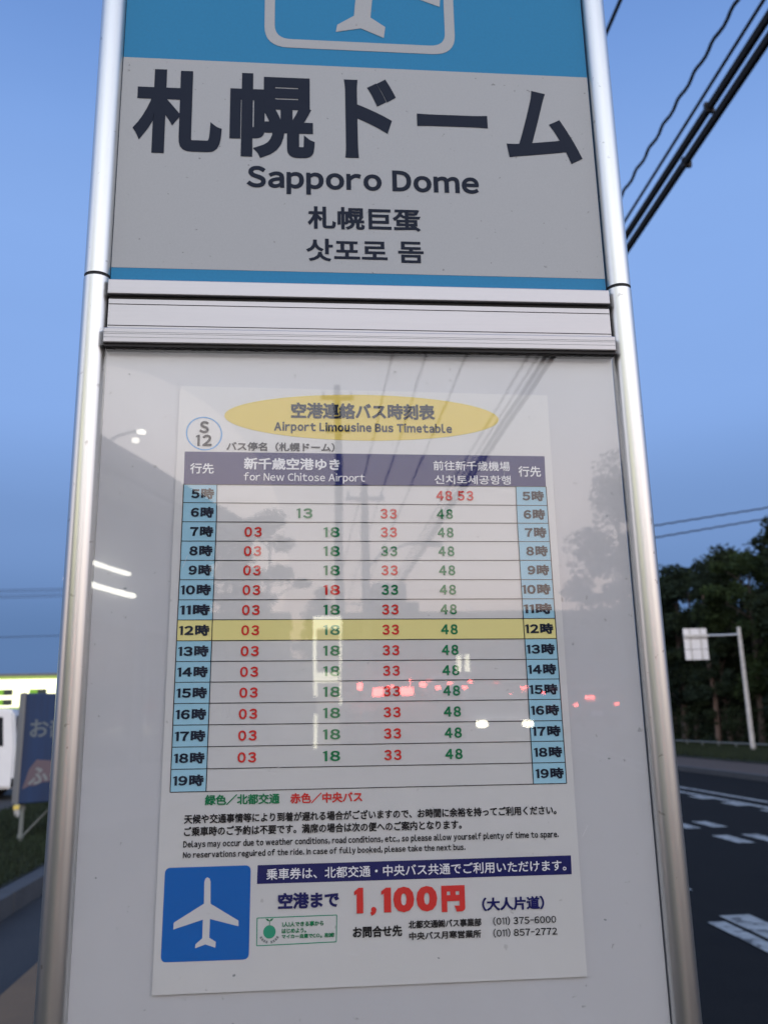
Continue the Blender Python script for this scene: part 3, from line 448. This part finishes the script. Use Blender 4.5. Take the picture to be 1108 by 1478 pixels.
for k in range(9):
    a0 = R(205 + k*14.5); a1 = a0+R(11); r0, r1 = gr_*1.35, gr_*1.75
    if k != 4: PO('arc_letter', [(gc.x+r0*math.cos(a0), gc.y+r0*math.sin(a0)), (gc.x+r1*math.cos(a0), gc.y+r1*math.sin(a0)), (gc.x+r1*math.cos(a1), gc.y+r1*math.sin(a1)), (gc.x+r0*math.cos(a1), gc.y+r0*math.sin(a1))], -.0006, 'lgrey')

# ------------------------------------------------------------------ trees
def crown_mesh(name, h, w, n, style, lm, seed):
    rnd = random.Random(seed); V, F = [], []
    blobs = []
    z0 = h*(.16 if style == 'pine' else .3)
    nb = 46 if style == 'pine' else 34
    for i in range(nb):
        t_ = rnd.random()**.9; z = z0 + (h-z0)*t_
        if style == 'pine': rr = w*(1-t_)**.75*.95 + .15
        else: rr = w*math.sqrt(max(.05, 1-(2*t_-1)**2))*.85
        a = rnd.uniform(0, 6.283); q = rr*math.sqrt(rnd.random())
        blobs.append((q*math.cos(a), q*math.sin(a), z, rnd.uniform(.35, .85)*w*.42, rnd.uniform(.5, .8)))
    for k in range(n):
        bx_, by_, bz_, br, fl = blobs[rnd.randrange(nb)]
        v = Vector((rnd.gauss(0,1), rnd.gauss(0,1), rnd.gauss(0,1))).normalized()*br*(rnd.random()**.4)
        p = Vector((bx_+v.x, by_+v.y, bz_+v.z*fl)); s = rnd.uniform(.05, .13)
        a = Vector((rnd.gauss(0,1), rnd.gauss(0,1), rnd.gauss(0,.6))).normalized(); c = a.cross(Vector((rnd.gauss(0,1), rnd.gauss(0,1), rnd.gauss(0,1)))).normalized()
        i0 = len(V); V += [tuple(p-a*s), tuple(p+c*s*.55), tuple(p+a*s*1.3), tuple(p-c*s*.55)]; F.append((i0, i0+1, i0+2, i0+3))
    me = bpy.data.meshes.new(name); me.from_pydata(V, [], F); me.materials.append(M[lm]); return me, blobs
def trunk_mesh(h, blobs, r, seed):
    rnd = random.Random(seed); top = Vector((rnd.uniform(-.3,.3), rnd.uniform(-.3,.3), h*.93))
    pts = [Vector((0,0,-.2)).lerp(top, i/6) + Vector((rnd.uniform(-.06,.06), rnd.uniform(-.06,.06), 0)) for i in range(7)]
    bm = tube(pts, r, 8, r1=r*.18)
    for bx_, by_, bz_, br, fl in blobs[:22]:
        s = Vector((0,0,0)).lerp(top, max(.12, min(.9, (bz_-.5)/h))); e = Vector((bx_, by_, bz_)); m_ = s.lerp(e, .5) + Vector((0,0,.12))
        tube([s, m_, e], r*.28, 5, bm, r1=r*.06)
    return bm
KINDS = []
for i, (h, w, n, style, lm) in enumerate([(8.6, 2.2, 9000, 'pine', 'leaf'), (9.4, 2.6, 9500, 'broad', 'leaf2'), (7.6, 2.0, 8000, 'pine', 'leaf3'), (10.2, 3.0, 10000, 'broad', 'leaf')]):
    me, bl = crown_mesh('crown', h, w, n, style, lm, 11+i); bm = trunk_mesh(h, bl, .17, 30+i)
    tm = bpy.data.meshes.new('trunk'); bm.to_mesh(tm); bm.free(); tm.materials.append(M['bark']); KINDS.append((h, me, tm))
def tree(k, x, y, z, s, label, group=None, rz=None, trunk_only=False):
    t_ = thing('pine_tree' if k in (0, 2) else 'leafy_tree', label, 'tree', (x, y, z), random.uniform(0, 6) if rz is None else rz, group)
    t_.scale = (s, s, s); link('crown', KINDS[k][1], t_); link('trunk', KINDS[k][2], t_); return t_
spots = [(19.2,47.5,0,.93),(21.2,50.5,3,.95),(18.7,42.5,2,1.12),(20.3,44.8,1,.92),(18.8,39,3,.83),(21.0,41.5,0,1.08),(19.0,35.6,1,.88),(21.6,37.6,2,1.25),(19.4,32.4,0,1.08),(22.4,34,3,1.0),
         (24.5,47,1,1.05),(25.5,42,3,.95),(26.0,52,0,1.15),(24,56,2,1.2),(20,56,1,.9),(27,37,0,1.2),(20.2,28,3,.95),(23,29,1,1.05),(20.4,23,2,1.2),(30,47,3,1.1),(20.5,17,1,.95),(24,21,0,1.1),(18.2,31.0,2,.75),(18.4,37.2,0,.72)]
LBL = ['dark pine at the wood edge just right of the silver post','tall rounded tree behind the first pines beyond the low rail','narrow bluish pine beside the tilted sign panel','mid green tree directly behind the hanging sign panel','broad dark tree whose crown fills the gap left of the white pole',
 'tall dark pine rising above the road sign arm','leafy tree standing right behind the whitewashed pole','tall bluish pine peaking above the pole top','dark pine at the right edge of the picture behind the rail','high broad tree at the right edge reaching up to the wires']
for i, (x, y, k, s) in enumerate(spots):
    s *= 1.05 if y > 40 else 1.0
    if i < len(LBL): lab = LBL[i]; g_ = 'trees of the wood across the road'
    else: lab = 'dark tree deep in the wood, mostly hidden behind its front row'; g_ = 'trees hidden inside the wood'
    tree(k, x, y, .05, s, lab, g_)
t_ = thing('slender_tree', 'slender tree whose bare brown trunk stands below the left end of the sign panel', 'tree', (17.75, 36.9, .05))
obj('trunk', tube([(0,0,-.1), (.05,0,2.2), (-.1,.05,4.4), (0,0,6.8)], .13, 10, r1=.05), 'trunk_light', t_, smooth=True); cr_ = link('crown', KINDS[2][1], t_); cr_.scale = (.55,.55,.95); cr_.location = (0, 0, .9)
V, F = [], []; rnd = random.Random(5)
for i in range(60000):
    x = rnd.uniform(17.6, 34); y = rnd.uniform(14, 75); z = .05 + rnd.random()**1.7*(1.3 + .12*(x-17.6)*2); s = rnd.uniform(.05, .16)
    a = Vector((rnd.gauss(0,1), rnd.gauss(0,1), rnd.gauss(0,.6))).normalized()*s; c = Vector((rnd.gauss(0,1), rnd.gauss(0,1), rnd.gauss(0,1))).normalized()*s*.5; p = Vector((x, y, z)); k = len(V)
    V += [tuple(p-a), tuple(p+c), tuple(p+a), tuple(p-c)]; F.append((k, k+1, k+2, k+3))
me = bpy.data.meshes.new('undergrowth'); me.from_pydata(V, [], F); me.materials.append(M['leaf']); kind(link('undergrowth', me), 'stuff')

V, F = [], []
for i in range(70000):
    x = rnd.uniform(31, 52); y = rnd.uniform(15, 120); z = rnd.uniform(0, 7.2 + .9*math.sin(x*1.3+y*.7)); s = rnd.uniform(.15, .42)
    a = Vector((rnd.gauss(0,1), rnd.gauss(0,1), rnd.gauss(0,.6))).normalized()*s; c = Vector((rnd.gauss(0,1), rnd.gauss(0,1), rnd.gauss(0,1))).normalized()*s*.6; p = Vector((x, y, z)); k = len(V)
    V += [tuple(p-a), tuple(p+c), tuple(p+a), tuple(p-c)]; F.append((k, k+1, k+2, k+3))
me = bpy.data.meshes.new('distant_wood'); me.from_pydata(V, [], F); me.materials.append(M['leaf']); kind(link('distant_wood', me), 'stuff')

# low rail at the far verge
t_ = thing('low_rail_fence', 'low pale pipe rail along the grass in front of the wood', 'fence', (16.6, 15, .16))
obj('rail', tube([(0, 0, .24), (0, 45, .24)], .03, 8), 'railgrey', t_, smooth=True)
for i in range(31): obj('fence_post', box(-.04, .04, i*1.5-.04, i*1.5+.04, 0, .22), 'railgrey', t_)
# overhanging sign seen from behind
t_ = thing('overhead_road_sign', 'white gridded sign panel hung from a whitewashed pole before the dark wood', 'road sign', (15.93, 30.4, .10))
t_.scale = (.9, .9, .90)
obj('pole', tube([(0, 0, 0), (-.02, 0, 5.05)], .10, 14, r1=.075), 'birch', t_, smooth=True)
obj('arm', tube([(-.02, 0, 4.75), (-.8, 0, 4.72), (-2.35, 0, 4.72)], .045, 8), 'galv', t_, smooth=True)
for j in range(3):
    pnl = obj('sign_panel', box(-2.42, -1.44, -.05, -.02, 3.74+j*.43, 4.15+j*.43), 'signback', t_)
    for xx in (-2.16, -1.72): obj('stiffener', box(xx-.03, xx+.03, -.09, -.052, 3.75+j*.43, 4.14+j*.43), 'galv', pnl)
obj('panel_bracket', box(-2.44, -1.42, -.14, -.095, 4.66, 4.76), 'galv', t_)

# ------------------------------------------------------------------ poles and wires
def utility_pole(x, y, h, label, arms=((.7, 0),), lamp=None, rz=0):
    t_ = thing('utility_pole', label, 'utility pole', (x, y, slope_z(y)), rz, 'utility poles of the street')
    obj('pole', tube([(0,0,-.2), (0,0,h)], .17, 16, r1=.11), 'concrete', t_, smooth=True)
    for k, (half, dz) in enumerate(arms):
        ar = obj('cross_arm', box(-half, half, -.05, .05, h-.5+dz, h-.38+dz), 'galv', t_)
        for s in (-1, 0, 1): obj('insulator', tube([(s*half*.85, 0, h-.38+dz), (s*half*.85, 0, h-.2+dz)], .045, 8), 'signback', ar)
    if lamp:
        la = obj('lamp_arm', tube([(0, 0, lamp), (.5, 0, lamp+.55), (1.3, 0, lamp+.8), (2.0, 0, lamp+.82)], .04, 8), 'galv', t_, smooth=True)
        obj('lamp_head', box(1.7, 2.35, -.12, .12, lamp+.72, lamp+.86, bev=.03), 'galv', la)
    return t_
XW = 5.5
cable([(XW, -75, 10.25), (XW, 46, 10.5)], .028, 'thin twisted cable spiralling above the main bundles over the road', wavy=.015)
for dx, z0, z1, r, w in ((0, 9.85, 9.68, .026, 0), (.12, 9.75, 9.65, .022, 0)):
    cable([(XW+dx, -75, z0+.2), (XW+dx, 46, z0)], r, 'slack cable lying against the top edge of the upper black bundle' if dx == 0 else 'thin taut cable between the two black bundles', wavy=w)
c1 = cable([(XW, -75, 9.75), (XW, 46, 9.58)], .062, 'thick black cable bundle, the upper of the two above the road')
c2 = cable([(XW-.02, -75, 9.50), (XW-.02, 46, 9.28)], .064, 'thick black cable bundle, lowest of those above the road')
for c_, za, zb_, off in ((c1, 9.75, 9.58, 0), (c2, 9.50, 9.28, .8)):
    for i in range(10):
        yy = -8 + off + 4.3*i; zz_ = za + (zb_-za)*(yy+75)/121
        obj('cable_tie', box(XW-.07, XW+.06, yy-.03, yy+.03, zz_-.08, zz_+.065), 'cable', c_)
cable([(3.97, -75, 10.5), (3.97, 46, 10.35)], .028, 'single black cable highest beside the right post top')
cable([(2.9, -75, 10.3), (2.9, 46, 10.3)], .022, 'thin cable over the kerb side mirrored across the timetable')
cable([(1.9, -75, 9.6), (1.9, 46, 9.6)], .022, 'thin cable nearest the footway mirrored across the timetable')
for x, zz in ((3.0, 8.75), (3.0, 8.18)):
    k = 0 if zz > 8.5 else 1
    cable([(x, 38.5, (8.55, 8.0)[k]), (15.9, 37.1, (10.03, 9.47)[k]), (21.2, 36.5, (10.75, 10.25)[k]), (42, 34.5, (13.4, 12.9)[k])], .035, ('upper' if k == 0 else 'lower') + ' of two black wires crossing the sky above the wood', wavy=.012)
for z, w_ in ((10.2, 'lowest'), (10.35, 'third'), (10.6, 'second'), (10.75, 'topmost')):
    cable([(-70, 60.5, z-.9), (-20.5, 59.8, z), (30, 59, z+.7)], .017, w_ + ' of the four close wires low in the left sky', 'four close wires low in the left sky')
for z in (7.55,):
    cable([(-70, 60.5, z-.9), (-20.5, 59.8, z), (30, 59, z+.7)], .022, 'lone low wire in the left sky under the group of four')
utility_pole(5.5, -75.3, 7.5, 'utility pole far up the road where the cable bundles end', ((1.9, 0),))
utility_pole(5.3, 46.3, 10.6, 'utility pole down the road hidden behind the sign, carrying the cable bundles', ((1.9, 0),))
utility_pole(3.0, 38.7, 9.0, 'short utility pole behind the sign holding the two crossing wires', ((.6, 0),))
utility_pole(-16, 60.2, 12.0, 'utility pole behind the lit store roof', ((.8, 0),))
utility_pole(1.02, -27.5, 11.9, 'tall thin utility pole mirrored above the timetable header', ((.55, 0), (.4, -1.2)))
utility_pole(1.75, -25.3, 7.9, 'shorter pole with a curved lamp arm mirrored in the timetable', ((.62, 0),), 5.2)

# ------------------------------------------------------------------ left side: banner, van, store
bn = thing('banner_stand', 'dark blue banner box with white and pink lettering standing on the grass', 'banner', (-3.07, 10.55, .2), R(30))
# local frame: face looks along -Y
pn = obj('panel_box', box(-.40, .66, -.13, .13, .46, 1.72, bev=.012), 'canvas', bn)
obj('panel_side', box(-.415, -.401, -.13, .13, .45, 1.73), 'canvas_side', bn)
def local_text(body, x0, x1, zc, h, y, colr, bold, tilt, parent):
    vv, ff = text_mesh(body, bold, 3); me = bpy.data.meshes.new('lettering')
    me.from_pydata([(x0+(x1-x0)*p[0], y, zc + h*(p[1]-.5) + tilt*(p[0]-.5)) for p in vv], [], ff); me.materials.append(M[colr]); return link('lettering', me, parent)
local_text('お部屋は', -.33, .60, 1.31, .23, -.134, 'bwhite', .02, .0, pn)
b = bmesh.new(); zz = []
for i in range(13): zz.append((-.37+.075*i, .62+.018*i + (.016 if i % 2 else 0)))
poly = zz + [(.56, 1.02), (.4, 1.05), (.27, .96), (.09, .98), (-.05, .93), (-.23, .95), (-.31, .84)]
obj('lettering_outline', flat(poly, -.132), 'bpink', pn)
local_text('ふるさと', -.31, .55, .83, .2, -.136, 'lgrey', .03, .16, pn)
for x, z in ((.25, .83), (.39, .93)): obj('berry_mark', flat([(x+.035*math.cos(i*math.tau/14), z+.035*math.sin(i*math.tau/14)) for i in range(14)], -.138), 'bred', pn)
obj('leg', tube([(-.32, 0, -.1), (-.32, 0, .46)], .026, 12), 'railgrey', bn, smooth=True)
obj('leg', tube([(.5, 0, -.1), (.5, 0, .46)], .026, 12), 'galv', bn, smooth=True)
obj('brace', tube([(-.28, .3, .0), (.1, .05, .47)], .012, 8), 'railgrey', bn, smooth=True)
for z in (.06, .38): obj('clamp', tube([(-.32, 0, z), (-.32, 0, z+.05)], .036, 12), 'railgrey', bn, smooth=True)
ms = thing('marker_stake', 'short yellow topped marker stake in the grass behind the banner', 'stake', (-4.33, 13.4, .2))
obj('shaft', box(-.035, .035, -.035, .035, -.05, .14), 'birch', ms); obj('cap', box(-.045, .045, -.045, .045, .14, .2), 'yellow', ms)

def car(name, label, x, y, rz, paint, L=4.4, Wd=1.72, H=1.5, shape='car', tails=True, heads=False, group=None, z=None, tl=1.0):
    t_ = thing(name, label, 'van' if shape == 'van' else 'car', (x, y, slope_z(y) if z is None else z), rz, group)
    # profile in (length, height); front at +X local
    if shape == 'van': prof = [(-L/2, .28), (-L/2, 1.1), (-L/2+.08, H-.06), (-L/2+.22, H), (L/2-1.5, H), (L/2-.62, 1.08), (L/2-.08, .88), (L/2, .55), (L/2, .28)]
    else: prof = [(-L/2, .3), (-L/2, .95), (-L/2+.5, 1.0), (-L/2+.95, H-.04), (-L/2+1.3, H), (L/2-2.0, H), (L/2-1.15, .98), (L/2-.12, .78), (L/2, .5), (L/2, .3)]
    bm = prism(prof, -Wd/2, Wd/2); bmesh.ops.bevel(bm, geom=[e for e in bm.edges], offset=.05, segments=2, affect='EDGES')
    bo = obj('body', bm, paint, t_, smooth=True)
    zb = 1.0 if shape == 'car' else 1.12
    for s in (-1, 1):
        y0 = s*(Wd/2+.004)
        if shape == 'van': wins = [[(-L/2+.25, 1.16), (-L/2+1.25, 1.16), (-L/2+1.25, H-.18), (-L/2+.3, H-.18)], [(-L/2+1.33, 1.16), (0.05, 1.16), (.05, H-.18), (-L/2+1.33, H-.18)], [(.13, 1.16), (L/2-.95, 1.16), (L/2-1.5, H-.18), (.13, H-.18)]]
        else: wins = [[(-L/2+.7, 1.02), (-.25, 1.02), (-.25, H-.1), (-L/2+1.15, H-.1)], [(-.17, 1.02), (L/2-1.4, 1.02), (L/2-2.0, H-.1), (-.17, H-.1)]]
        for w_ in wins:
            bm = bmesh.new(); vs = [bm.verts.new((a, y0, c)) for a, c in w_]; bm.faces.new(vs if s < 0 else vs[::-1]); r_ = bmesh.ops.extrude_face_region(bm, geom=bm.faces[:]); 
            bmesh.ops.translate(bm, verts=[v for v in r_['geom'] if isinstance(v, bmesh.types.BMVert)], vec=(0, -s*.02, 0)); bmesh.ops.recalc_face_normals(bm, faces=bm.faces)
            obj('window', bm, 'glass', t_)
    if shape == 'van': rw = [(-L/2-.004, -Wd/2+.15, Wd/2-.15, 1.12, H-.2)]
    else: rw = []
    obj('rear_window', box(-L/2-.006 if shape == 'van' else -L/2+.52, -L/2+.05 if shape == 'van' else -L/2+.6, -Wd/2+.18, Wd/2-.18, 1.12, H-.16), 'glass', t_)
    wx = ((L/2-1.15, H-.2), (L/2-.75, 1.1)) if shape == 'van' else ((L/2-1.95, H-.06), (L/2-1.2, 1.02))
    bm = bmesh.new(); (xa, za), (xb, zb_) = wx; o4 = .07
    bm.faces.new([bm.verts.new(v) for v in ((xa+o4-.2*(shape=='van'), -Wd/2+.12, za), (xb+o4, -Wd/2+.12, zb_), (xb+o4, Wd/2-.12, zb_), (xa+o4-.2*(shape=='van'), Wd/2-.12, za))]); obj('windscreen', bm, 'glass', t_)
    for a in (-L/2+.8, L/2-.85):
        for s in (-1, 1):
            w_ = obj('wheel', tube([(a, s*(Wd/2-.2), .31), (a, s*(Wd/2+.01), .31)], .31, 20), 'tyre', t_, smooth=True)
            obj('rim', tube([(a, s*(Wd/2-.0), .31), (a, s*(Wd/2+.02), .31)], .19, 14), 'rim', w_, smooth=True)
    for s in (-1, 1):
        obj('tail_lamp', box(-L/2-.03, -L/2+.06, s*(Wd/2-.2)-.13*tl, s*(Wd/2-.2)+.13*tl, .85-.08*tl, .85+.08*tl, bev=.03), 'tail' if tails else 'bred', t_)
        obj('headlight', box(L/2-.1, L/2+.03, s*(Wd/2-.24)-.16, s*(Wd/2-.24)+.16, .58, .76, bev=.07), 'head' if heads else ('smallw' if heads is None else 'rim'), t_)
    if tails: obj('brake_lamp', box(-L/2+.5, -L/2+.56, -.14, .14, 1.06, 1.12), 'tail', t_)
    obj('number_plate', box(-L/2-.02, -L/2+.02, -.17, .17, .5, .66), 'signback', t_); obj('bumper', box(-L/2-.04, -L/2+.1, -Wd/2+.04, Wd/2-.04, .32, .5, bev=.02), 'cardark', t_)
    return t_
car('parked_van', 'white van parked at the far left beside the blue banner', -8.65, 19.9, R(184), 'vanw', 4.7, 1.8, 1.95, 'van', tails=False)
car('parked_car', 'dark low car parked behind the blue banner with two small pale lamps', -5.35, 22.5, R(-100), 'cardark', 4.3, 1.68, 1.3, tails=False, heads=None)

st_ = thing('lit_store', 'long low store with a glowing yellow-green fascia across the car park', 'building', (-30, 46, 0))
obj('wall', box(-22, 20, .2, 14, 0, 2.35), 'beige', st_)
obj('roof', box(-22.3, 20.3, .1, 14.3, 4.16, 4.3), 'roofm', st_)
fa = obj('fascia', box(-22, 20, 0, .9, 2.62, 4.0), 'fascia', st_)
obj('fascia_edge', box(-22, 20, -.03, .9, 2.36, 2.61), 'fyg', st_); obj('fascia_edge', box(-22, 20, -.03, .9, 4.01, 4.15), 'fyg', st_)
for i in range(24):
    for j in range(2):
        xx = -21.3+1.67*i + .35; zz_ = 3.2 - j*.50
        v = obj('vent_panel', box(xx, xx+.40, -.03, .01, zz_, zz_+.30), 'fgreen', fa) ; obj('vent_slot', box(xx+.405, xx+.86, -.035, .01, zz_, zz_+.30), 'fdark', fa)
for i in range(14): obj('shop_window', box(-21+3*i, -18.4+3*i, .12, .195, .5, 2.1), 'win', st_)

# ------------------------------------------------------------------ what stands behind the viewer (mirrored in the case)
# shop with sloping roof edge
sh = thing('roadside_shop', 'grey shop behind the viewer with two bright tubes under its eave, mirrored at the left', 'building', (-1.55, -17.3, 0), math.atan2(4.6, -1.4))
obj('wall', box(0, 13, .5, 9, 0, 5.2), 'wall_shop', sh); obj('roof', box(-.3, 13.3, -.1, 9.3, 5.35, 5.75), 'roofm', sh); obj('soffit', box(-.2, 13.2, 0, 9.2, 5.22, 5.33), 'beige', sh)
obj('tube_lamp', box(3.3, 5.6, .42, .49, 3.62, 3.69), 'tubel', sh); obj('tube_lamp', box(3.5, 5.6, .42, .49, 3.98, 4.03), 'tubel', sh)
for i in range(5): obj('shop_window', box(.8+2.4*i, 2.8+2.4*i, .44, .48, .9, 3.1), 'win', sh)
obj('added_glow_panel', box(7.2, 12.8, .36, .46, 3.3, 4.9), 'post_glow', sh)  # added glowing panel, outside the mirrored view, for yellow highlights on the posts
# wide building on the skyline
bd = thing('skyline_building', 'wide flat roofed building closing the view behind the viewer, mirrored as grey skyline', 'building', (14, -66, slope_z(-60)))
obj('wall', box(-14, 34, -14, 0, -.5, 6.1), 'wall_far', bd); obj('roof_parapet', box(-14.2, 34.2, -14.2, .15, 6.1, 6.35), 'roofm', bd)
obj('stair_tower', box(-8.8, -6.2, -8, -2, 6.35, 9.0), 'wall_far', bd); obj('water_tank', box(-6.15, -5.1, -7, -3, 6.35, 7.6), 'wall_far', bd)
for i in range(15):
    f = obj('window', box(-12.8+3*i, -11.2+3*i, .0, .05, 2.6, 4.2), 'win', bd)
w_ = obj('lit_window', box(-2.75, -2.35, .02, .09, 1.6, 3.0), 'totem', bd); obj('lit_window', box(-2.05, -1.65, .02, .09, 1.6, 3.0), 'totem', bd)
lb = thing('neighbour_building', 'darker block to the left of the skyline building, mirrored behind the morning rows', 'building', (-5, -60, slope_z(-58)))
obj('wall', box(-10, 3.6, -10, 0, -.5, 5.6), 'wall_far', lb); obj('roof_parapet', box(-10.2, 3.8, -10.2, .15, 5.6, 5.85), 'roofm', lb)
for i in range(4): obj('window', box(-9+3*i, -7.4+3*i, .0, .05, 2.2, 3.8), 'win', lb)
# tall lit totem
tt = thing('lit_totem', 'tall white lit sign frame behind the viewer, mirrored over the 18 column', 'sign', (.55, -24.2, slope_z(-24.2)))
obj('face', box(-.33, .33, -.06, .06, .2, 3.72), 'totem2', tt)
for x0, x1, z0, z1 in ((-.4, -.30, 1.55, 3.75), (-.4, -.30, -.55+.1, 1.05), (.34, .39, 1.3, 3.7), (-.39, .36, 3.42, 3.78), (-.37, .3, 1.92, 2.2)):
    obj('light_strip', box(x0, x1, .065, .09, max(z0, .12), z1), 'totem', tt)
obj('base', box(-.3, .3, -.15, .15, 0, .18), 'concrete', tt)
# double street lamp behind the shop
sl_ = thing('street_lamp', 'twin headed street lamp shining above the shop roof, mirrored at the upper left', 'street lamp', (-5.6, -25.2, slope_z(-25)), 0)
obj('pole', tube([(-.9, 0, 0), (-.9, 0, 9.1)], .1, 12, r1=.07), 'galv', sl_, smooth=True); obj('arm', tube([(-.9, 0, 9.0), (-.2, 0, 9.45), (.5, 0, 9.65)], .04, 8), 'galv', sl_, smooth=True)
obj('lamp', box(.35, .62, -.1, .1, 9.52, 9.64, bev=.05), 'lampw', sl_); obj('lamp', box(.2, .42, -.1, .1, 9.25, 9.36, bev=.05), 'lampw', sl_)
# cars going away and one coming
for i, (px_, y, p, W_) in enumerate([(5.6, -60, 'cardark', 0), (5.5, -49, 'cargrey', 0), (6.9, -44, 'vanw', 0), (8.9, -37, 'cardark', 0), (9.1, -29, 'cargrey', 0), (3.9, -54, 'cardark', 0), (8.7, -52, 'cargrey', 0), (5.0, -66, 'cargrey', 0), (6.9, -57, 'cardark', 0), (4.3, -47, 'vanw', 0), (6.6, -70, 'cardark', 0), (3.75, -41, 'cargrey', 0), (4.4, -61, 'cardark', 0), (3.6, -49, 'cardark', 0)]):
    car('queued_car', ['dark car farthest up the rise with glowing tail lamps','grey car in the middle lane of the queue, tail lamps lit','white car between two lanes of the queue, tail lamps lit','dark car in the far lane half way up the rise','grey car in the far lane nearest the viewer, tail lamps lit','dark car at the kerb side of the queue','grey car high up in the far lane','grey car at the very top of the rise','dark car between the lanes near the top of the rise','white car at the kerb side of the queue','dark car last to be seen over the top of the rise','grey car nearest on the kerb side of the queue','dark car close behind the farthest grey car','dark car hugging the kerb half way up the rise'][i], px_, y, R(-90), p, tl=2.1 if px_ < 5.2 else 1.4 if px_ < 6 else (.9 if y < -40 else .55), group='cars queuing up the road behind the viewer')
car('oncoming_car', 'dark car facing the stop with both headlights shining, mirrored in the 17 row', 5.15, -24.6, R(90), 'cardark', heads=True, tails=False)
# trees behind
tree(3, 12.6, -33, slope_z(-33), 1.0, 'big leafy tree behind the viewer, mirrored right of the timetable', None)
tree(1, 14.9, -36, slope_z(-36), 1.05, 'second leafy tree behind the viewer, farther from the road', None)
tree(1, -1.9, -36, slope_z(-36), .92, 'rounded tree behind the viewer left of the poles', None)
tree(3, -3.8, -40, slope_z(-40), .9, 'broad tree behind the viewer beyond the shop corner', None)
tree(2, .6, -45, slope_z(-45), .8, 'thin pine behind the viewer between the poles', None)
wl = thing('wall_lamp', 'small warm lamp on a post behind the viewer, mirrored beside the 8 row', 'lamp', (1.35, -38, slope_z(-38)))
obj('post', tube([(0,0,0), (0,0,7.0)], .05, 8), 'galv', wl); obj('lamp', box(-.14, .14, -.1, .14, 7.0, 7.25), 'warm', wl)
